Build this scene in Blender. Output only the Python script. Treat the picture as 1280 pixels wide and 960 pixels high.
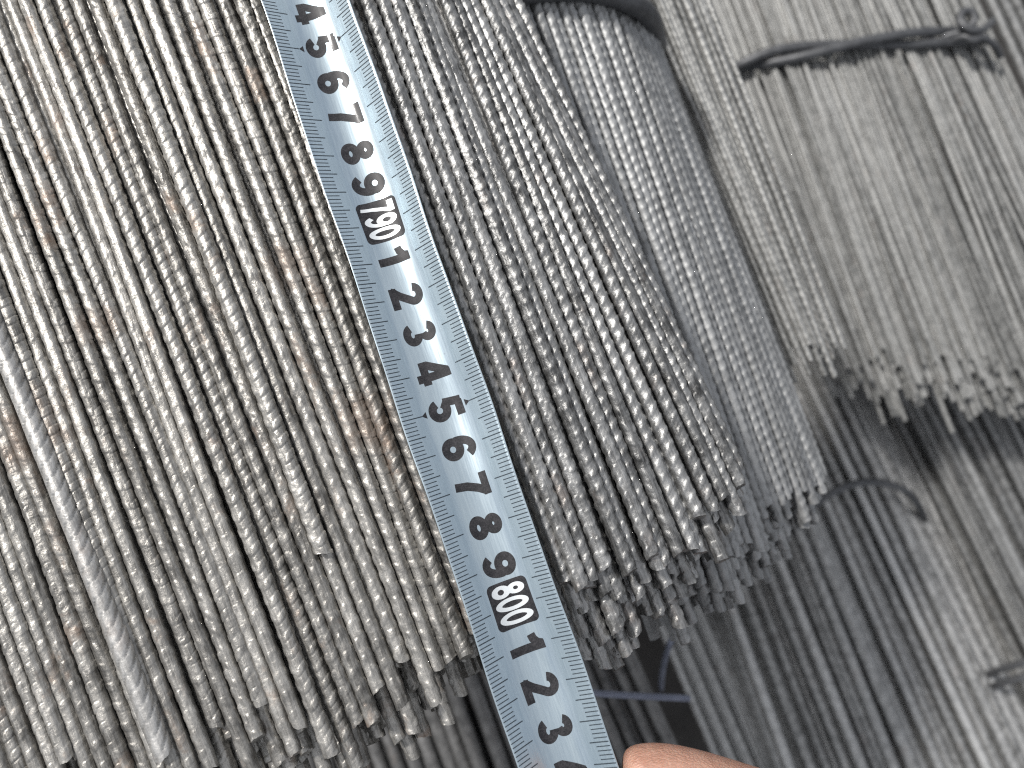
import bpy, math, random
import numpy as np
from mathutils import Vector, Matrix

for o in list(bpy.data.objects):
    bpy.data.objects.remove(o)
random.seed(7)
rng = np.random.default_rng(11)
C = bpy.context.scene.collection
SC = bpy.context.scene

# ------------------------------------------------------------------ frame of the place
# Surveyed points are given as seen from the tripod point (picture column, row of a
# 1280x960 sheet, distance in metres) and turned once into world metres.
F = 960.0
def cam_pt(px, py, d):
    return np.array([(px - 640) / F * d, -(py - 480) / F * d, d])
def nrm(v):
    return v / np.linalg.norm(v)
T0, T1 = cam_pt(382, 0, .198), cam_pt(711, 960, .177)      # the tape's centre line
Tdir = nrm(T1 - T0)
beta = math.radians(14)
zc = np.array([math.sin(beta), 0, -math.cos(beta)])
yc = -Tdir                                                  # rods lie along world Y
zc = nrm(zc - yc * np.dot(zc, yc))
xc = np.cross(yc, zc)
# camera axes are right, up, forward (left handed); flip forward for a right handed basis
def flip(v):
    return np.array([v[0], v[1], -v[2]])
Xw, Yw, Zw = flip(xc), flip(yc), flip(zc)
Xw = np.cross(Yw, Zw)
R = np.array([Xw, Yw, Zw])                                  # camera space -> world
CAM = np.array([0, 0, 1.02])
def W(p):
    return R @ flip(p) + CAM
def U(px, py, d):
    return W(cam_pt(px, py, d))
CREST = math.radians(38)

# ------------------------------------------------------------------ camera
cam_data = bpy.data.cameras.new('camera')
cam = bpy.data.objects.new('camera', cam_data)
C.objects.link(cam)
M4 = Matrix.Identity(4)
for i in range(3):
    for j in range(3):
        M4[i][j] = R[i][j]
M4.translation = Vector(CAM)
cam.matrix_world = M4
cam_data.sensor_width = 36
cam_data.lens = 36 * F / 1280
cam_data.clip_start = .005
cam_data.clip_end = 60
cam_data.dof.use_dof = True
cam_data.dof.focus_distance = .190
cam_data.dof.aperture_fstop = 12.0
SC.camera = cam

# ------------------------------------------------------------------ sky, sun, exposure
Tw = R @ flip(Tdir)
Nc = -cam_pt(546, 480, .188)
Nw = R @ flip(Nc); Nw = nrm(Nw - Tw * np.dot(Nw, Tw))       # faces up out of the tape
Ww = np.cross(Nw, Tw)
if np.dot(Ww, Xw * 0 + R @ np.array([1, 0, 0])) < 0:
    Ww = -Ww                                                # towards the right edge
sun_dir = nrm(Nw - Tw * math.tan(math.radians(35)) - Ww * math.tan(math.radians(28)))
elev = math.asin(sun_dir[2]); rot = math.atan2(sun_dir[0], sun_dir[1])
world = bpy.data.worlds.new('World'); SC.world = world; world.use_nodes = True
wn = world.node_tree.nodes; wl = world.node_tree.links
sky = wn.new('ShaderNodeTexSky'); sky.sky_type = 'NISHITA'; sky.sun_disc = False
sky.sun_elevation = elev; sky.sun_rotation = rot; sky.dust_density = 2.5; sky.air_density = 1.0
wtc = wn.new('ShaderNodeTexCoord')
def wnoise(scale, detail, lo, hi, a, b):
    n = wn.new('ShaderNodeTexNoise'); n.inputs['Scale'].default_value = scale; n.inputs['Detail'].default_value = detail
    wl.new(wtc.outputs['Generated'], n.inputs['Vector'])
    r = wn.new('ShaderNodeMapRange'); r.inputs['From Min'].default_value = lo; r.inputs['From Max'].default_value = hi
    r.inputs['To Min'].default_value = a; r.inputs['To Max'].default_value = b
    wl.new(n.outputs['Fac'], r.inputs['Value']); return r.outputs['Result']
cloud = wn.new('ShaderNodeVectorMath'); cloud.operation = 'SCALE'; cloud.inputs[0].default_value = (6.4, 6.5, 6.7)
wl.new(wnoise(6, 5, .3, .7, .7, 1.25), cloud.inputs['Scale'])
cmix = wn.new('ShaderNodeMix'); cmix.data_type = 'RGBA'
wl.new(wnoise(3.2, 7, .38, .56, .38, 1), cmix.inputs[0])
wl.new(sky.outputs[0], cmix.inputs[6]); wl.new(cloud.outputs[0], cmix.inputs[7])
wl.new(cmix.outputs[2], wn['Background'].inputs[0])
wn['Background'].inputs[1].default_value = .115
sd = bpy.data.lights.new('sun', 'SUN'); sd.energy = 4.4; sd.angle = math.radians(6)
sd.color = (1, .97, .93)
sun = bpy.data.objects.new('sun', sd); C.objects.link(sun)
sun.rotation_euler = Vector(sun_dir).to_track_quat('Z', 'Y').to_euler()
SC.view_settings.view_transform = 'Standard'; SC.view_settings.look = 'None'
SC.view_settings.exposure = 0.0; SC.view_settings.gamma = 1
SC.view_settings.use_curve_mapping = False
SC.render.engine = 'CYCLES'
SC.cycles.use_denoising = False
SC.cycles.filter_width = 1.15
SC.cycles.sample_clamp_indirect = 2.5
SC.cycles.caustics_reflective = False

# ------------------------------------------------------------------ helpers
def tag(o, label=None, cat=None, group=None, kind=None):
    if label: o['label'] = label
    if cat: o['category'] = cat
    if group: o['group'] = group
    if kind: o['kind'] = kind
    return o
def empty(name, loc):
    o = bpy.data.objects.new(name, None); C.objects.link(o)
    o.location = Vector(loc); o.empty_display_size = .01
    return o
def mesh_from(name, verts, faces, mat, smooth=True):
    me = bpy.data.meshes.new(name)
    me.from_pydata([tuple(map(float, v)) for v in verts], [], [tuple(map(int, f)) for f in faces])
    if smooth:
        me.polygons.foreach_set('use_smooth', np.ones(len(me.polygons), bool))
    if mat: me.materials.append(mat)
    me.update()
    return me
def link(name, me, parent=None, mw=None):
    o = bpy.data.objects.new(name, me); C.objects.link(o)
    if parent is not None:
        o.parent = parent
        o.matrix_parent_inverse = Matrix.Translation(-parent.location)
    if mw is not None:
        o.matrix_basis = mw
    return o

# ------------------------------------------------------------------ materials
class NT:
    def __init__(s, name):
        s.m = bpy.data.materials.new(name); s.m.use_nodes = True
        s.n = s.m.node_tree.nodes; s.l = s.m.node_tree.links
        s.b = s.n['Principled BSDF']
    def new(s, t, **kw):
        n = s.n.new(t)
        for k, v in kw.items(): setattr(n, k, v)
        return n
    def noise(s, vec, scale, detail=4, rough=.6):
        n = s.new('ShaderNodeTexNoise'); n.inputs['Scale'].default_value = scale
        n.inputs['Detail'].default_value = detail; n.inputs['Roughness'].default_value = rough
        s.l.new(vec, n.inputs['Vector']); return n.outputs['Fac']
    def ramp(s, fac, a, b, lo=0., hi=1.):
        n = s.new('ShaderNodeMapRange'); n.inputs['From Min'].default_value = a; n.inputs['From Max'].default_value = b
        n.inputs['To Min'].default_value = lo; n.inputs['To Max'].default_value = hi
        s.l.new(fac, n.inputs['Value']); return n.outputs['Result']
    def mix(s, fac, a, b, mode='MIX'):
        n = s.new('ShaderNodeMix', data_type='RGBA', blend_type=mode)
        for sock, v in ((n.inputs[0], fac), (n.inputs[6], a), (n.inputs[7], b)):
            if isinstance(v, (tuple, list)): sock.default_value = (*v, 1)
            elif isinstance(v, (int, float)): sock.default_value = v
            else: s.l.new(v, sock)
        return n.outputs[2]
    def math(s, op, a, b=0.):
        n = s.new('ShaderNodeMath', operation=op)
        for sock, v in ((n.inputs[0], a), (n.inputs[1], b)):
            if isinstance(v, (int, float)): sock.default_value = v
            else: s.l.new(v, sock)
        return n.outputs[0]

def steel(name, dark, light, metallic=.75, rough=(.34, .5), rust=.0, bump=.35, vary=.3, rustcol=(.16, .085, .045), stains=()):
    k = NT(name)
    tc = k.new('ShaderNodeTexCoord'); oi = k.new('ShaderNodeObjectInfo')
    off = k.new('ShaderNodeVectorMath', operation='SCALE'); off.inputs[0].default_value = (1.7, 2.3, 3.1)
    k.l.new(oi.outputs['Random'], off.inputs['Scale'])
    add = k.new('ShaderNodeVectorMath', operation='ADD')
    k.l.new(tc.outputs['Object'], add.inputs[0]); k.l.new(off.outputs[0], add.inputs[1])
    st = k.new('ShaderNodeVectorMath', operation='MULTIPLY'); st.inputs[1].default_value = (1, 1, .12)
    k.l.new(add.outputs[0], st.inputs[0])
    streak = k.noise(st.outputs[0], 1500, 5, .65)
    blotch = k.noise(add.outputs[0], 160, 5, .65)
    fine = k.noise(add.outputs[0], 2600, 3, .7)
    f = k.math('ADD', k.math('MULTIPLY', streak, .45), k.math('MULTIPLY', blotch, .55))
    f = k.ramp(f, .38, .62)
    f = k.math('ADD', k.math('MULTIPLY', f, .75), k.math('MULTIPLY', oi.outputs['Random'], vary))
    col = k.mix(f, dark, light)
    sp = k.ramp(fine, .60, .72)
    col = k.mix(k.math('MULTIPLY', sp, .45), col, (.05, .047, .042))
    if rust:
        r1 = k.noise(add.outputs[0], 55, 6, .7)
        rr = k.ramp(r1, .58, .70, 0, rust)
        geo = k.new('ShaderNodeNewGeometry')
        for pos, rad in stains:
            dn = k.new('ShaderNodeVectorMath', operation='DISTANCE'); dn.inputs[1].default_value = tuple(pos)
            k.l.new(geo.outputs['Position'], dn.inputs[0])
            dd = k.math('ADD', k.math('DIVIDE', dn.outputs['Value'], rad), k.math('MULTIPLY', k.math('SUBTRACT', blotch, .5), 2.2))
            rr = k.math('MAXIMUM', rr, k.ramp(dd, .3, 1.15, .42, 0))
        col = k.mix(rr, col, rustcol)
        k.l.new(k.math('MULTIPLY', k.math('SUBTRACT', 1., rr), metallic), k.b.inputs['Metallic'])
    else:
        k.b.inputs['Metallic'].default_value = metallic
    k.l.new(col, k.b.inputs['Base Color'])
    k.l.new(k.ramp(blotch, .3, .7, rough[0], rough[1]), k.b.inputs['Roughness'])
    bm = k.new('ShaderNodeBump'); bm.inputs['Strength'].default_value = bump; bm.inputs['Distance'].default_value = .00022
    ham = k.noise(add.outputs[0], 750, 2, .5)
    hgt = k.math('ADD', k.math('ADD', k.math('MULTIPLY', streak, .4), k.math('MULTIPLY', fine, .35)), k.math('MULTIPLY', ham, .9))
    k.l.new(hgt, bm.inputs['Height']); k.l.new(bm.outputs[0], k.b.inputs['Normal'])
    return k.m

M_near = steel('bright ribbed steel', (.092, .088, .081), (.475, .46, .43), .72, (.34, .50), .62, .9, .4, (.19, .115, .07),
               [(U(22, 545, .180), .012), (U(112, 405, .188), .006), (U(360, 330, .195), .007), (U(455, 530, .192), .008)])
M_polish = steel('scuffed bright steel', (.26, .255, .245), (.60, .59, .57), .65, (.36, .48), .3, .6)
M_mid = steel('grey ribbed steel', (.055, .055, .054), (.42, .42, .413), .75, (.33, .5), .25, .9, .4)
M_band = steel('dull ribbed steel', (.11, .113, .115), (.38, .385, .385), .5, (.44, .6), .0, .4, .45)
M_far = steel('pale ribbed steel', (.085, .087, .085), (.35, .351, .342), .45, (.45, .6), .15, .3, .55)
M_bar = steel('blue grey bar steel', (.085, .085, .083), (.52, .52, .512), .6, (.34, .5), .2, .3, .6)  # base colour lifted to offset the shade on the lower right bars
M_edge = steel('sun lowered bar steel', (.07, .071, .071), (.35, .353, .35), .55, (.36, .52), .2, .3, .6)  # copy of the bar steel, colour lowered because the right bundle lies in sun
M_shade_bar = steel('shade toned bar steel', (.04, .04, .04), (.20, .198, .195), .5, (.4, .55), .2, .3)  # shade under the near bundles put into the base colour
M_wire = steel('annealed black wire', (.035, .037, .04), (.11, .113, .12), .35, (.4, .55), .0, .2)
M_bluewire = steel('grey blue wire', (.12, .135, .18), (.24, .26, .33), .6, (.35, .5), .0, .2)

def tape_material():
    k = NT('lacquered tape steel')
    tc = k.new('ShaderNodeTexCoord'); mp = k.new('ShaderNodeVectorMath', operation='MULTIPLY')
    mp.inputs[1].default_value = (1, .05, 1); k.l.new(tc.outputs['Object'], mp.inputs[0])
    st = k.noise(mp.outputs[0], 2500, 3, .6); sp = k.noise(tc.outputs['Object'], 900, 2, .5)
    col = k.mix(k.ramp(st, .3, .7), (.45, .545, .605), (.53, .625, .675))
    col = k.mix(k.ramp(sp, .77, .80, 0, .6), col, (.2, .2, .2))
    k.l.new(col, k.b.inputs['Base Color'])
    k.b.inputs['Metallic'].default_value = .92
    k.l.new(k.ramp(st, .3, .7, .29, .35), k.b.inputs['Roughness'])
    k.b.inputs['Coat Weight'].default_value = 1.0; k.b.inputs['Coat Roughness'].default_value = .15
    wv = k.noise(tc.outputs['Object'], 45, 1, .4)
    bm = k.new('ShaderNodeBump'); bm.inputs['Strength'].default_value = .25; bm.inputs['Distance'].default_value = .0016
    k.l.new(wv, bm.inputs['Height']); k.l.new(bm.outputs[0], k.b.inputs['Normal']); k.l.new(bm.outputs[0], k.b.inputs['Coat Normal'])
    return k.m
def ink_material(name, c0, c1, metallic=0.):
    k = NT(name)
    tc = k.new('ShaderNodeTexCoord')
    a = k.noise(tc.outputs['Object'], 2600, 3, .7); b = k.noise(tc.outputs['Object'], 500, 3, .6)
    f = k.math('ADD', k.math('MULTIPLY', a, .6), k.math('MULTIPLY', b, .4))
    k.l.new(k.mix(k.ramp(f, .42, .66), c0, c1), k.b.inputs['Base Color'])
    k.b.inputs['Metallic'].default_value = metallic
    k.b.inputs['Roughness'].default_value = .5; k.b.inputs['Specular IOR Level'].default_value = .35
    k.b.inputs['Coat Weight'].default_value = .25; k.b.inputs['Coat Roughness'].default_value = .09
    return k.m
M_tape = tape_material()
M_ink = ink_material('black print', (.004, .004, .006), (.038, .036, .04))
M_tick = ink_material('fine black print', (.02, .03, .04), (.04, .05, .06))
M_clear = ink_material('bare tape numerals', (.70, .735, .75), (.78, .80, .81), .7)

def skin_material():
    k = NT('skin')
    tc = k.new('ShaderNodeTexCoord')
    a = k.noise(tc.outputs['Object'], 260, 4, .6); b = k.noise(tc.outputs['Object'], 1800, 3, .6)
    col = k.mix(k.ramp(a, .35, .65), (.40, .215, .155), (.50, .29, .215))
    k.l.new(k.mix(k.ramp(b, .5, .8, 0, .35), col, (.55, .36, .28)), k.b.inputs['Base Color'])
    k.b.inputs['Roughness'].default_value = .48
    k.b.inputs['Subsurface Weight'].default_value = .25
    k.b.inputs['Subsurface Radius'].default_value = (.004, .0015, .0008)
    k.b.inputs['Subsurface Scale'].default_value = .4
    mp = k.new('ShaderNodeMapping'); mp.inputs['Rotation'].default_value = (0, 0, .5); mp.inputs['Scale'].default_value = (.35, 1.4, 1)
    k.l.new(tc.outputs['Object'], mp.inputs[0])
    v = k.new('ShaderNodeTexVoronoi', feature='DISTANCE_TO_EDGE'); v.inputs['Scale'].default_value = 1500
    k.l.new(mp.outputs[0], v.inputs['Vector'])
    bm = k.new('ShaderNodeBump'); bm.inputs['Strength'].default_value = .5; bm.inputs['Distance'].default_value = .0002
    k.l.new(k.math('ADD', k.ramp(v.outputs['Distance'], 0, .25), k.math('MULTIPLY', b, .5)), bm.inputs['Height'])
    k.l.new(bm.outputs[0], k.b.inputs['Normal'])
    return k.m
M_skin = skin_material()
def ground_material():
    k = NT('dark yard ground')
    tc = k.new('ShaderNodeTexCoord')
    a = k.noise(tc.outputs['Object'], 30, 6, .65); b = k.noise(tc.outputs['Object'], 3, 4, .6)
    col = k.mix(k.ramp(a, .3, .7), (.016, .015, .014), (.04, .038, .036))
    k.l.new(k.mix(k.ramp(b, .4, .65, 0, .5), col, (.03, .024, .02)), k.b.inputs['Base Color'])
    k.b.inputs['Roughness'].default_value = .9
    bm = k.new('ShaderNodeBump'); bm.inputs['Strength'].default_value = .6; bm.inputs['Distance'].default_value = .004
    k.l.new(a, bm.inputs['Height']); k.l.new(bm.outputs[0], k.b.inputs['Normal'])
    return k.m

# ------------------------------------------------------------------ ground
g = mesh_from('ground', [(-30, -30, 0), (30, -30, 0), (30, 30, 0), (-30, 30, 0)], [(0, 1, 2, 3)], ground_material(), False)
tag(link('ground', g), kind='structure')

# ------------------------------------------------------------------ rods
def rod_mesh(name, mat, L, r, kind, nseg, dz, seed, bend=.0006):
    q = np.random.default_rng(seed)
    nz = int(L / dz) + 1
    z = np.linspace(0, L, nz)[:, None]
    th = np.linspace(0, 2 * math.pi, nseg, endpoint=False)[None, :]
    twist = q.uniform(-2.2, 2.2) * z / .25
    ph = th + twist
    H = np.zeros((nz, nseg))
    if kind in ('crescent', 'heavy', 'toothed'):
        rows, h, period, half, wid, inca, rise, gro = dict(
            crescent=(3, .00014, .0049, 57, .0019, 24, .0002, .00022),
            heavy=(3, .00019, .0043, 58, .0018, 32, .00028, .00018),
            toothed=(2, .00028, .0036, 74, .0016, 36, .00034, .00012))[kind]
        half = math.radians(half)
        for k in range(rows):
            dl = (ph - k * 2 * math.pi / rows + math.pi) % (2 * math.pi) - math.pi
            inc = math.tan(math.radians(inca)) * (-1 if (k == 1 and rows == 3) else 1)
            s = z - inc * r * dl - q.uniform(0, period)
            idx = np.floor(s / period + .5)
            s = s - idx * period
            rnd = np.abs(np.sin(idx * 12.9898 + k * 4.1 + seed))
            tap = np.clip(1 - (dl / half) ** 2, 0, 1) ** .6
            w = wid * (.3 + .7 * tap) / 2 * (.85 + .3 * rnd)
            pad = np.clip((w - np.abs(s)) / rise + .5, 0, 1)
            pad = pad * pad * (3 - 2 * pad)
            live = np.clip(tap * 2.2, 0, 1)
            H = np.maximum(H, h * (.7 + .5 * rnd) * pad * live)
            H = H - gro * np.exp(-((np.abs(s) - w - .5 * rise) / .00014) ** 2) * live
        H += -.00012 * (np.cos(rows * ph) < -.75)
    elif kind == 'diagonal':
        for k in range(2):
            dl = (ph - k * math.pi + math.pi) % (2 * math.pi) - math.pi
            s = z - math.tan(math.radians(52)) * r * dl
            s = (s + 1) % .0038 - .0019
            tap = np.clip(1 - (dl / 1.35) ** 2, 0, 1)
            H = H - .00055 * np.exp(-(s / .00026) ** 2) * np.clip(tap * 3, 0, 1)
    H = H + .00004 * np.sin(z * q.uniform(180, 420) + q.uniform(0, 6))
    rad = r + H
    bx = bend * np.sin(z / L * math.pi * q.uniform(.8, 2.2) + q.uniform(0, 6))
    by = bend * np.sin(z / L * math.pi * q.uniform(.8, 2.2) + q.uniform(0, 6))
    zz = np.repeat(z, nseg, 1).copy()
    # sheared, slightly burred end
    near = np.clip(1 - z / .003, 0, 1)
    zz += near * (.35 * r * np.cos(th + q.uniform(0, 6)) + q.normal(0, .00007, (1, nseg)))
    rad = rad * (1 - .03 * np.clip(1 - z / .0012, 0, 1))
    X = (rad * np.cos(th) + bx).ravel(); Y = (rad * np.sin(th) + by).ravel(); Z = zz.ravel()
    V = np.stack([X, Y, Z], 1)
    i = np.arange(nz - 1)[:, None] * nseg; j = np.arange(nseg)[None, :]; j2 = (j + 1) % nseg
    Fq = np.stack([i + j, i + j2, i + nseg + j2, i + nseg + j], -1).reshape(-1, 4)
    c0 = V[:nseg].mean(0) + np.array([0, 0, .0002]); c1 = V[-nseg:].mean(0)
    nb = len(V)
    V = np.vstack([V, V[:nseg], V[-nseg:], c0, c1])
    n0 = len(V) - 2
    tri = [(n0, nb + (a + 1) % nseg, nb + a) for a in range(nseg)] + [(n0 + 1, nb + nseg + a, nb + nseg + (a + 1) % nseg) for a in range(nseg)]
    me = bpy.data.meshes.new(name)
    nq, nt = len(Fq), len(tri)
    me.vertices.add(len(V)); me.vertices.foreach_set('co', V.ravel())
    me.loops.add(nq * 4 + nt * 3)
    me.loops.foreach_set('vertex_index', np.concatenate([Fq.ravel(), np.array(tri).ravel()]).astype(np.int32))
    me.polygons.add(nq + nt)
    me.polygons.foreach_set('loop_start', np.concatenate([np.arange(nq) * 4, nq * 4 + np.arange(nt) * 3]).astype(np.int32))
    me.polygons.foreach_set('use_smooth', np.concatenate([np.ones(nq, bool), np.zeros(nt, bool)]))
    me.update(calc_edges=True); me.validate()
    me.materials.append(mat)
    return me

def rod_matrix(pe, pt, roll, scale=1.0):
    zax = Vector(pt - pe).normalized()
    xax = zax.orthogonal().normalized(); yax = zax.cross(xax)
    m = Matrix((xax, yax, zax)).transposed().to_4x4() @ Matrix.Rotation(roll, 4, 'Z') @ Matrix.Diagonal((scale, scale, 1, 1))
    m.translation = Vector(pe)
    return m

def guides_eval(G, n):
    """points on the top surface: n evenly spaced rods across the guide lines"""
    E = np.array([U(*a[1]) for a in G]); Tt = np.array([U(*a[0]) for a in G])
    mid = (E + Tt) / 2
    seg = np.r_[0, np.cumsum(np.linalg.norm(np.diff(mid, axis=0), axis=1))]
    q = np.linspace(0, seg[-1], n)
    f = lambda A: np.stack([np.interp(q, seg, A[:, c]) for c in range(3)], 1)
    return f(E), f(Tt)
def guides_width(G):
    mid = np.array([(U(*a[1]) + U(*a[0])) / 2 for a in G])
    return np.linalg.norm(np.diff(mid, axis=0), axis=1).sum()

def build_bundle(name, label, G, dia, meshes, layers, ext, end_jit, jit=(.08, .12), pick=None,
                 inner=0, inner_mat=None, skip=None, inner_ext=0., reach=0., slim=(.82, .97)):
    base = (U(*G[0][1]) + U(*G[-1][1])) / 2
    root = empty(name, base)
    tag(root, label, 'rod bundle')
    n = max(2, int(round(guides_width(G) / dia)) + 1)
    E, Tt = guides_eval(G, n)
    out = []
    inv, inf = [], []
    for k in range(layers + inner):
        for i in range(n - (k % 2)):
            a, b = (i, min(i + 1, n - 1)) if k % 2 else (i, i)
            e, t = (E[a] + E[b]) / 2, (Tt[a] + Tt[b]) / 2
            d = nrm(t - e)
            lat = nrm(E[min(i + 1, n - 1)] - E[max(i - 1, 0)])
            nin = nrm(np.cross(d, lat))
            if np.dot(nin, e - CAM) < 0: nin = -nin
            if k < layers and skip and skip(k, i / max(1, n - 1)): continue
            sh = nin * (dia * .87 * k)
            jl = lat * rng.normal(0, jit[0]) * dia + nin * rng.normal(0, jit[1]) * dia
            jt = lat * rng.normal(0, jit[0]) * dia + nin * rng.normal(0, jit[1]) * dia
            if k < layers:
                ex = (ext[k] if k < len(ext) else ext[-1]) + rng.normal(0, end_jit)
                pe = e + sh + jl - d * ex; pt = t + sh + jt
                me = pick(k, i / max(1, n - 1)) if pick else meshes[rng.integers(len(meshes))]
                out.append(link('rod', me, root, rod_matrix(pe, pt, rng.uniform(0, 6.28), rng.uniform(*slim))))
            else:
                ex = inner_ext + rng.normal(0, .006)
                pe = e + sh - d * ex; pt = t + sh + d * reach
                bi = len(inv); u = lat * dia / 2 * .97; v = nin * dia / 2 * .97
                for P in (pe, pt):
                    for s in range(6):
                        an = s * math.pi / 3
                        inv.append(P + u * math.cos(an) + v * math.sin(an))
                for s in range(6):
                    inf.append((bi + s, bi + (s + 1) % 6, bi + 6 + (s + 1) % 6, bi + 6 + s))
                inf.append(tuple(bi + s for s in range(5, -1, -1))); inf.append(tuple(bi + 6 + s for s in range(6)))
    if inner:
        o = link('inner_rods', mesh_from('inner_rods', inv, inf, inner_mat, False), None)
        o.parent = root; o.matrix_parent_inverse = Matrix.Translation(-root.location)
        tag(o, kind='stuff')
    return root, out

def tube_mesh(name, pts, rad, mat, nseg=12, sub=8):
    P = np.array(pts, float)
    # Catmull-Rom
    Q = np.vstack([2 * P[0] - P[1], P, 2 * P[-1] - P[-2]])
    C_ = []
    for i in range(1, len(Q) - 2):
        for s in range(sub):
            t = s / sub
            a, b, c, d = Q[i - 1], Q[i], Q[i + 1], Q[i + 2]
            C_.append(.5 * (2 * b + (c - a) * t + (2 * a - 5 * b + 4 * c - d) * t * t + (3 * b - a - 3 * c + d) * t ** 3))
    C_.append(P[-1]); C_ = np.array(C_)
    R_ = np.interp(np.linspace(0, 1, len(C_)), np.linspace(0, 1, len(np.atleast_1d(rad))), np.atleast_1d(rad)) if np.ndim(rad) else np.full(len(C_), rad)
    tg = np.gradient(C_, axis=0)
    V, Fc = [], []
    up = np.array([.3, .2, .93])
    for i, p in enumerate(C_):
        t = nrm(tg[i]); a = nrm(up - t * np.dot(up, t)); up = a; b = np.cross(t, a)
        for s in range(nseg):
            an = 2 * math.pi * s / nseg
            V.append(p + (a * math.cos(an) + b * math.sin(an)) * R_[i])
    for i in range(len(C_) - 1):
        for s in range(nseg):
            Fc.append((i * nseg + s, i * nseg + (s + 1) % nseg, (i + 1) * nseg + (s + 1) % nseg, (i + 1) * nseg + s))
    Fc.append(tuple(range(nseg - 1, -1, -1))); Fc.append(tuple((len(C_) - 1) * nseg + s for s in range(nseg)))
    return mesh_from(name, V, Fc, mat)
def twist_pair(pts, off, turns, phase=0.):
    P = np.array(pts, float); n = 60
    q = np.linspace(0, len(P) - 1, n)
    B = np.stack([np.interp(q, range(len(P)), P[:, c]) for c in range(3)], 1)
    tg = np.gradient(B, axis=0); A1, A2 = [], []
    for i in range(n):
        t = nrm(tg[i]); v = nrm(B[i] - CAM); a = nrm(np.cross(t, v)); b = np.cross(a, t)
        an = phase + turns * 2 * math.pi * i / (n - 1)
        o = (a * math.cos(an) + b * math.sin(an)) * off
        A1.append(B[i] + o); A2.append(B[i] - o)
    return A1[::3], A2[::3]

D = .0041
near_cres = [rod_mesh('ribbed_rod', M_near, .262, D / 2, 'crescent', 26, .0002, 20 + i) for i in range(5)]
near_heavy = [rod_mesh('ribbed_rod', M_near, .262, D / 2, 'heavy', 26, .00024, 40 + i) for i in range(4)]
near_diag = rod_mesh('ribbed_rod', M_polish, .30, .0024, 'diagonal', 30, .00024, 61, .0003)
mid_heavy = [rod_mesh('ribbed_rod', M_mid, .235, D / 2, 'toothed', 24, .00026, 70 + i) for i in range(4)]
mid_cres = [rod_mesh('ribbed_rod', M_mid, .235, D / 2, 'heavy', 24, .00026, 80 + i) for i in range(3)]
band_rods = [rod_mesh('ribbed_rod', M_band, .27, D / 2, 'toothed', 16, .0005, 90 + i) for i in range(4)]
far_rods = [rod_mesh('ribbed_rod', M_far, .42, .0018, 'heavy', 12, .0007, 100 + i, .0014) for i in range(5)]
strip_rods = [rod_mesh('ribbed_rod', M_far, .30, D * .315, 'heavy', 12, .0005, 110 + i, .001) for i in range(4)]
bar_rods = [rod_mesh('plain_bar', M_bar, .60, .0056, 'plain', 16, .02, 120 + i, .001) for i in range(4)]
edge_bars = [rod_mesh('plain_bar', M_edge, .60, .0044, 'plain', 16, .02, 130 + i, .001) for i in range(3)]
dim_bars = [rod_mesh('plain_bar', M_shade_bar, .56, .0042, 'plain', 16, .02, 140 + i, .001) for i in range(3)]

# near bundle left of the tape
def pickA(k, t):
    if t < .55 and random.random() > .12: return random.choice(near_cres)
    return random.choice(near_heavy) if random.random() > .15 else random.choice(near_cres)
GA = [((-420, -80, .204), (-20, 1015, .176)), ((-180, -80, .202), (215, 960, .178)), ((60, -80, .203), (440, 905, .182)),
      ((200, -80, .205), (540, 825, .187)), ((275, -80, .207), (602, 780, .191)), ((345, -80, .210), (672, 760, .196))]
rootA, rodsA = build_bundle('steel_rod_bundle', 'large bundle of bright ribbed steel rods with rust flecks, lying left of the tape blade', GA, D,
    near_cres, 4, [0, -.002, .006, .012], .0046, (.07, .17), pickA, 9, M_near, inner_ext=.004, reach=.5)
# one thicker rod with fine slanting ribs lies proud of the others, and a short one is cut off early
o = link('rod', near_diag, rootA, rod_matrix(U(206, 945, .1755), U(-190, -60, .198), .6))
o['label'] = 'thicker bright rod with fine slanting ribs'
o = link('rod', near_heavy[1], rootA, rod_matrix(U(404, 692, .186), U(110, -80, .2005), 2.))
o['label'] = 'short rod cut off above the others'

# near bundle right of the tape
GB = [((412, -80, .204), (705, 732, .186)), ((460, -80, .206), (762, 730, .187)), ((525, -80, .217), (838, 682, .197)),
      ((575, -80, .224), (900, 630, .206)), ((604, -80, .232), (930, 592, .215))]
def pickB(k, t):
    return random.choice(mid_heavy) if random.random() > .25 else random.choice(mid_cres)
rootB, rodsB = build_bundle('steel_rod_bundle', 'sharp grey ribbed rod bundle with fanned jagged ends just right of the tape blade', GB, D,
    mid_heavy, 6, [0, .004, .008, .012, .015, .018], .0038, (.09, .18), pickB, 6, M_mid, inner_ext=.002)

# blurred bundle with a black band at its top
GC = [((560, -60, .245), (850, 740, .226)), ((640, -60, .248), (905, 705, .232)), ((715, -60, .262), (965, 662, .252)), ((758, -60, .278), (1005, 625, .273)),
      ((777, -60, .298), (1030, 598, .294))]
rootC, _ = build_bundle('steel_rod_bundle', 'soft grey beaded rod bundle bound by a wide black band at its top edge', GC, D,
    band_rods, 4, [0, .004, .008, .012], .004, (.05, .07), None, 6, M_band, inner_ext=.008)
band = tube_mesh('wire_tie', [U(600, -6, .238), U(650, -10, .242), U(700, -14, .250), U(748, -10, .260), U(790, 4, .271), U(812, 24, .286), U(822, 58, .31)], .0039, M_wire)
link('wire_tie', band, rootC)

# narrow pale strip of rods behind the banded bundle
GN = [((760, -60, .335), (970, 470, .328)), ((800, -60, .328), (1010, 440, .322)), ((862, -60, .336), (1052, 436, .330))]
rootN, _ = build_bundle('steel_rod_bundle', 'narrow strip of fine pale rods lying between the black-banded bundle and the wire-tied bundle', GN, D * .60,
    strip_rods, 3, [0, -.004, -.008], .005, (.05, .08), None, 0, None)

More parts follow.
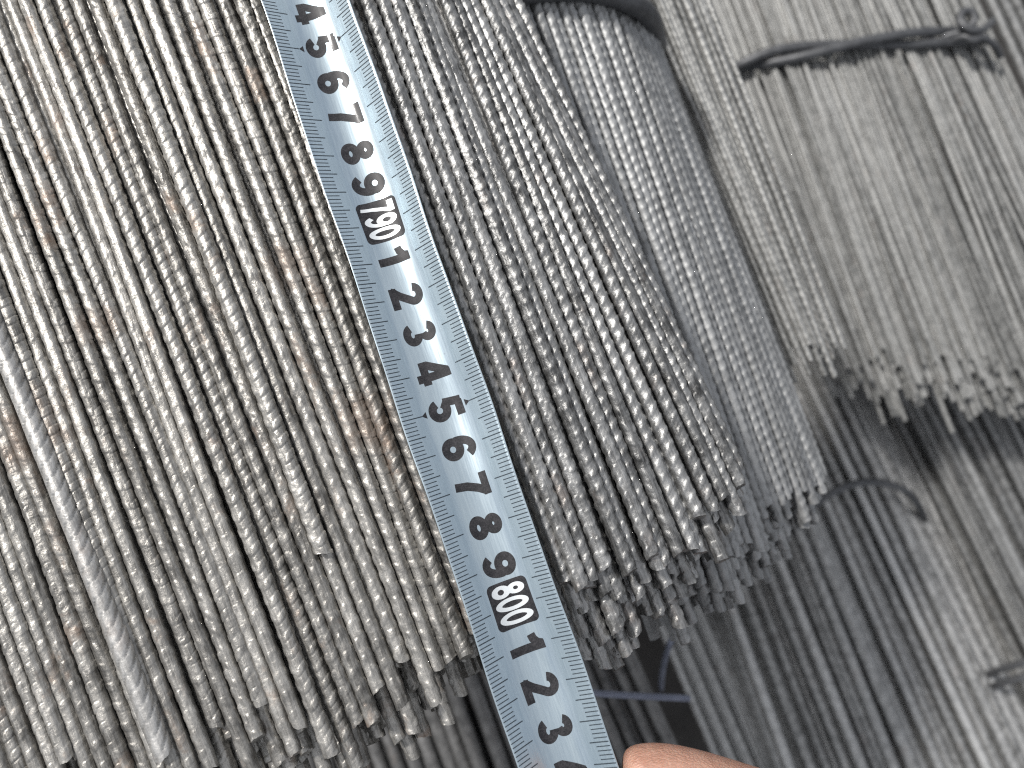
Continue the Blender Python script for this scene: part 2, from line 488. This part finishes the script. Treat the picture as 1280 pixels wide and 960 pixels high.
# pale bundle with the twisted wire tie
GW = [((825, -60, .60), (1018, 446, .575)), ((940, -60, .575), (1130, 455, .55)), ((1060, -60, .57), (1270, 462, .55)),
      ((1150, -60, .58), (1380, 465, .56)), ((1192, -60, .605), (1430, 462, .585))]
rootW, _ = build_bundle('steel_rod_bundle', 'pale rod bundle in the upper right, tied with a twisted dark wire', GW, .0036,
    far_rods, 5, [0, .006, .014, .022, .030], .010, (.2, .6), None, 0, None,
    skip=lambda k, t: t < .2 and k in (1, 2), slim=(.78, 1.0))
tie_path = [U(900, 90, .586), U(930, 81, .574), U(965, 71, .566), U(1010, 63, .5605), U(1070, 54, .5575), U(1130, 49, .559), U(1190, 45, .566), U(1240, 48, .583)]
a, b = twist_pair(tie_path, .0040, 1.1, .9)
link('wire_tie', tube_mesh('wire_tie', a, .0036, M_wire, 10, 4), rootW)
link('wire_tie', tube_mesh('wire_tie', b, .0036, M_wire, 10, 4), rootW)
knot = [U(1176, 47, .566), U(1200, 40, .560), U(1217, 28, .557), U(1214, 15, .557), U(1203, 15, .557), U(1200, 27, .555), U(1212, 37, .553), U(1229, 37, .556), U(1240, 26, .562)]
link('wire_knot', tube_mesh('wire_knot', knot, .0027, M_wire, 10, 6), rootW)
tail = [U(1184, 52, .567), U(1204, 46, .558), U(1216, 50, .556), U(1228, 47, .558), U(1243, 57, .568), U(1250, 70, .578)]
link('wire_knot', tube_mesh('wire_knot', tail, .0027, M_wire, 10, 6), rootW)

# smooth bars in the top right corner
GE = [((1210, -60, .63), (1450, 460, .63)), ((1330, -60, .61), (1570, 460, .61))]
build_bundle('steel_bar_bundle', 'smooth dark and light striped bars in the extreme top right corner', GE, .0095, edge_bars, 2, [0], .004, (.06, .1))

# thick plain bars, lower right
GD = [((755, 420, .72), (1006, 1080, .65)), ((790, 420, .66), (1040, 1080, .60)), ((900, 400, .635), (1180, 1080, .575)),
      ((1000, 400, .65), (1320, 1080, .59)), ((1045, 400, .69), (1375, 1080, .63))]
rootD, _ = build_bundle('steel_bar_bundle', 'wide bundle of thick plain grey bars in the lower right with an arched wire tie', GD, .0115, bar_rods, 3, [0], .004, (.08, .34), None, 28, M_bar, reach=.6, slim=(.62, .94))
arch = [U(925, 668, .63), U(965, 656, .605), U(1003, 640, .594), U(1040, 616, .588), U(1072, 604, .59), U(1105, 604, .60), U(1134, 615, .612), U(1150, 636, .635), U(1158, 660, .68)]
link('wire_tie', tube_mesh('wire_tie', arch, .0030, M_wire), rootD)

# bundle at the right edge
GF = [((1075, 440, .70), (1395, 1080, .66)), ((1130, 440, .64), (1450, 1080, .60)), ((1330, 440, .62), (1640, 1080, .58))]
rootF, _ = build_bundle('steel_bar_bundle', 'bar bundle at the right edge below the pale rods, bound by two dark wire bands', GF, .0088, edge_bars, 2, [0], .004, (.07, .3), None, 24, M_edge, slim=(.66, .94))
for py in (832, 850):
    link('wire_tie', tube_mesh('wire_tie', [U(1232, py + 12, .625), U(1256, py + 3, .607), U(1290, py - 6, .592), U(1340, py - 12, .588)], .0028, M_wire), rootF)

# shaded bars under the near bundles
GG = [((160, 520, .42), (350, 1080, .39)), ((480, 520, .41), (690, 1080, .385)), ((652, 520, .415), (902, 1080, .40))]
build_bundle('steel_bar_bundle', 'bundle of bars toned dark for the shade beneath the rod ends, crossed behind the tape blade', GG, .0088, dim_bars, 3, [0], .004, (.10, .2), None, 34, M_shade_bar, reach=.6)

# loose wires in the dark gap
w1 = tube_mesh('loose_wire', [U(650, 858, .33), U(740, 866, .335), U(800, 870, .338), U(862, 873, .34)], .0015, M_bluewire)
tag(link('loose_wire', w1), 'straight grey-blue wire end pointing right across the black gap, just above the thumb', 'wire')
w2 = tube_mesh('loose_wire', [U(836, 752, .36), U(845, 768, .36), U(845, 785, .365), U(836, 808, .37), U(829, 835, .385), U(826, 862, .41)], .0015, M_bluewire)
tag(link('loose_wire', w2), 'short bent bluish wire hanging down into the black gap below the rod ends', 'wire')

# ------------------------------------------------------------------ tape measure
vt = np.linspace(-.0125, .0125, 501)
x_ = np.clip(vt / .0064, -1, 1)
ang = CREST * np.sign(x_) * np.abs(x_) ** 1.15
px_ = np.concatenate([[0], np.cumsum(np.cos((ang[1:] + ang[:-1]) / 2) * np.diff(vt))])
pz_ = np.concatenate([[0], np.cumsum(np.sin((ang[1:] + ang[:-1]) / 2) * np.diff(vt))])
px_ -= np.interp(0, vt, px_); pz_ -= np.interp(0, vt, pz_); pz_ -= .0030
O = W(T0)
def tp(s, v, h):
    """s along the blade from its centre line's first point, v across, h above its face"""
    a = np.interp(v, vt, ang)
    h = h + .00035 * math.sin(s / .0112 + 1.1) + .00012 * math.sin(s / .0049)
    return O + Tw * s + Ww * (np.interp(v, vt, px_) - h * math.sin(a)) + Nw * (np.interp(v, vt, pz_) + h * math.cos(a))
S0 = -.038216            # the place of the mark 78.0
cm = lambda n: S0 + n * .01
tape = empty('tape_measure', O)
tag(tape, 'shiny steel tape measure blade with black numerals stretched diagonally over the rods', 'tape measure')
s0, s1 = -.03, .245
V, Fc = [], []
vs = np.concatenate([np.linspace(-.0125, -.0066, 7), np.linspace(-.0063, .0063, 29), np.linspace(.0066, .0125, 7)])
ss = np.linspace(s0, s1, 170)
nv = len(vs)
for h in (0, -.00014):
    for s in ss:
        for v in vs: V.append(tp(s, v, h))
ns = len(ss); off = ns * nv
for i in range(ns - 1):
    for j in range(nv - 1):
        Fc.append((i * nv + j, (i + 1) * nv + j, (i + 1) * nv + j + 1, i * nv + j + 1))
        Fc.append((off + i * nv + j, off + i * nv + j + 1, off + (i + 1) * nv + j + 1, off + (i + 1) * nv + j))
    Fc.append((i * nv, off + i * nv, off + (i + 1) * nv, (i + 1) * nv))
    j = nv - 1
    Fc.append((i * nv + j, (i + 1) * nv + j, off + (i + 1) * nv + j, off + i * nv + j))
blade_me = mesh_from('blade', V, Fc, M_tape)
link('blade', blade_me, tape)

def rel(o): return o
class Print:
    """flat print following the trough of the blade; local axes u along, v across"""
    def __init__(s): s.V = []; s.F = []
    def grid(s, f, nu, nw, h):
        b = len(s.V)
        for i in range(nu + 1):
            for j in range(nw + 1):
                u, v = f(i / nu, j / nw)
                s.V.append(tp(u, v, h))
        for i in range(nu):
            for j in range(nw):
                s.F.append((b + i * (nw + 1) + j, b + (i + 1) * (nw + 1) + j, b + (i + 1) * (nw + 1) + j + 1, b + i * (nw + 1) + j + 1))
    def stroke(s, pts, w, xf, h, closed=False, nw=4):
        P = np.array(pts, float)
        if closed: P = np.vstack([P, P[:1]])
        n = len(P)
        dirs = np.diff(P, axis=0); dirs /= np.linalg.norm(dirs, axis=1)[:, None]
        nor = np.stack([-dirs[:, 1], dirs[:, 0]], 1)
        L = np.zeros((n, 2))
        for i in range(n):
            if closed: a, b = nor[i - 1 if 0 < i < n - 1 else -1], nor[i if i < n - 1 else 0]
            else: a, b = nor[max(i - 1, 0)], nor[min(i, n - 2)]
            m = a + b; L[i] = m / max(.35, np.dot(m, a))
        w = np.broadcast_to(np.asarray(w, float), (n,)) if np.ndim(w) == 0 else np.asarray(w)
        b0 = len(s.V)
        rows = []
        for i in range(n - 1):
            k = max(1, int(np.linalg.norm(P[i + 1] - P[i]) / .06))
            for q in range(k + (i == n - 2)):
                t = q / k
                rows.append((P[i] * (1 - t) + P[i + 1] * t, L[i] * (1 - t) * w[i] + L[i + 1] * t * w[i + 1]))
        for c, o_ in rows:
            for j in range(nw + 1):
                u, v = xf(*(c + o_ * (j / nw - .5)))
                s.V.append(tp(u, v, h))
        for i in range(len(rows) - 1):
            for j in range(nw):
                a = b0 + i * (nw + 1) + j
                s.F.append((a, a + nw + 1, a + nw + 2, a + 1))
    def build(s, name, mat, parent):
        return link(name, mesh_from(name, s.V, s.F, mat), parent)

def arc(cx, cy, rx, ry, a0, a1, n=26):
    return [(cx + rx * math.cos(math.radians(a0 + (a1 - a0) * i / n)), cy + ry * math.sin(math.radians(a0 + (a1 - a0) * i / n))) for i in range(n + 1)]
def ell(cx, cy, rx, ry, n=40):
    return [(cx + rx * math.cos(2 * math.pi * i / n), cy + ry * math.sin(2 * math.pi * i / n)) for i in range(n)]
# digit strokes: x 0..~.66, y 0..1 ; (points, closed, width factor)
SW = .235
def digit(c, sw=SW):
    h = sw / 2
    if c == '0': return [(ell(.33, .5, .33 - h, .5 - h), True)]
    if c == '1': return [([(.40, 0), (.40, 1)], False), ([(.06, .70), (.20, .725), (.33, .82), (.38, .955)], False)]
    if c == '2': return [(arc(.32, .70, .32 - h, .30 - h, 172, -38, 24) + [(.27, .28), (.13, .13), (.10, .06)], False), ([(.02, h * .9), (.65, h * .9)], False)]
    if c == '3': return [(arc(.31, .735, .285 - h, .265 - h, 168, -80, 24), False), (arc(.32, .285, .325 - h, .285 - h, 88, -170, 28), False)]
    if c == '4': return [([(.47, 0), (.47, 1)], False), ([(.43, .93), (.10, .33)], False), ([(.0, .255), (.68, .255)], False)]
    if c == '5': return [([(.60, 1 - h * .85), (.17, 1 - h * .85)], False), ([(.185, .985), (.125, .47)], False), (arc(.32, .325, .325 - h, .325 - h, 150, -165, 30), False)]
    if c == '6': return [(ell(.335, .32, .325 - h, .32 - h), True), (arc(.375, .50, .365 - h, .5 - h, 190, 40, 26), False)]
    if c == '9': return [(ell(.325, .68, .325 - h, .32 - h), True), (arc(.285, .50, .365 - h, .5 - h, 10, -140, 26), False)]
    if c == '7': return [([(.02, 1 - h * .9), (.66, 1 - h * .9)], False), ([(.575, .90), (.42, .66), (.29, .36), (.235, 0)], False)]
    if c == '8': return [(ell(.33, .735, .285 - h, .265 - h), True), (ell(.33, .285, .33 - h, .285 - h), True)]
def put_digit(c, uc, hgt, wid, mat, parent, h0, sw=SW, vc=0.):
    p = Print()
    for k, (pts, closed) in enumerate(digit(c, sw)):
        p.stroke(pts, sw, lambda x, y: (uc + (x - .33) * wid, vc + (y - .5) * hgt), h0 + k * .000012, closed)
    return p.build('numeral', mat, parent)
H1 = .000035
DU = {9: -.0008, 11: -.0004}
for n in range(2, 29):
    if n % 10 == 0: continue
    put_digit(str(n % 10), cm(n) + DU.get(n, 0), .0084, .0088, M_ink, tape, H1)
def rounded_box(uc, lu, lv, r, h, name):
    p = Print()
    def f(a, b):
        u = (a - .5) * lu; e = max(0., abs(u) - (lu / 2 - r))
        hv = lv / 2 - (r - math.sqrt(max(0., r * r - e * e)))
        return uc + u, (b - .5) * 2 * hv
    # cosine spacing keeps the corners round
    p.grid(lambda a, b: f(.5 - .5 * math.cos(math.pi * a), b), 40, 28, h)
    return p.build(name, M_ink, tape)
for n, txt in ((10, '790'), (20, '800')):
    uc = cm(n) - .0006
    bx = rounded_box(uc, .0112, .0106, .0014, H1, 'number_box')
    for i, ch in enumerate(txt):
        put_digit(ch, uc + (i - 1) * .0033, .0086, .0046, M_clear, bx, H1 * 2.2, .19)
# millimetre ticks along both edges, and the pointers at every fifth centimetre
tk = Print()
for mm in range(20, 285):
    s = S0 + mm * .001
    L = .0060 if mm % 10 == 0 else (.0052 if mm % 5 == 0 else .0037)
    wd = .00022 if mm % 5 else .00026
    for sg in (-1, 1):
        tk.grid(lambda a, b, sg=sg, s=s, L=L, wd=wd: (s + (b - .5) * wd, sg * (.0122 - a * L)), 4, 1, H1 * .8)
tag(tk.build('scale_ticks', M_tick, tape), kind='stuff')
for n in (5, 15, 25):
    for sg in (-1, 1):
        p = Print()
        p.grid(lambda a, b: (cm(n) + (b - .5) * .0017 * a, sg * (.0062 - a * .0013)), 3, 4, H1)
        p.build('pointer_mark', M_ink, tape)

# ------------------------------------------------------------------ hand holding the blade
hv, he, hr = [], [], []
def chain(pts, start=None):
    prev = start
    for (px, py, d, r) in pts:
        hv.append(U(px, py, d)); hr.append(r); i = len(hv) - 1
        if prev is not None: he.append((prev, i))
        prev = i
    return prev
chain([(1500, 1330, .215, .026)])                                     # middle of the palm
chain([(1360, 1190, .20, .017), (1160, 1094, .186, .0125), (1030, 1046, .181, .0112), (925, 1010, .178, .0104), (845, 986, .177, .0106), (800, 980, .177, .0097), (778, 984, .177, .0076)], 0)   # thumb
chain([(1340, 1300, .215, .013), (1180, 1190, .210, .0105), (1020, 1110, .206, .0095), (860, 1070, .203, .0085), (770, 1060, .2, .0075)], 0)   # index under the blade
chain([(1380, 1370, .222, .013), (1220, 1290, .222, .0105), (1060, 1240, .224, .0095), (960, 1240, .232, .0085), (960, 1260, .242, .0075)], 0)
chain([(1430, 1430, .224, .013), (1290, 1390, .226, .010), (1150, 1360, .23, .009), (1070, 1350, .238, .008), (1080, 1370, .247, .0072)], 0)
chain([(1500, 1480, .226, .012), (1390, 1470, .229, .009), (1290, 1460, .233, .008), (1230, 1450, .239, .0072), (1235, 1465, .246, .0065)], 0)
chain([(1640, 1420, .225, .027), (1800, 1520, .235, .026), (2000, 1640, .25, .029)], 0)   # wrist and forearm
hb = np.array(hv).mean(0) * 0 + hv[7]
me = bpy.data.meshes.new('hand'); me.from_pydata([tuple(v - hb) for v in hv], he, [])
me.materials.append(M_skin)
hand = bpy.data.objects.new('hand', me); C.objects.link(hand); hand.location = Vector(hb)
sk = hand.modifiers.new('skin', 'SKIN'); sk.use_smooth_shade = True; sk.branch_smoothing = .6
for i, sv in enumerate(me.skin_vertices[0].data):
    sv.radius = (hr[i], hr[i]); sv.use_root = i == 0
sub = hand.modifiers.new('sub', 'SUBSURF'); sub.levels = 3; sub.render_levels = 3
tag(hand, 'bare thumb tip of a hand pinching the tape blade at the bottom edge', 'hand')
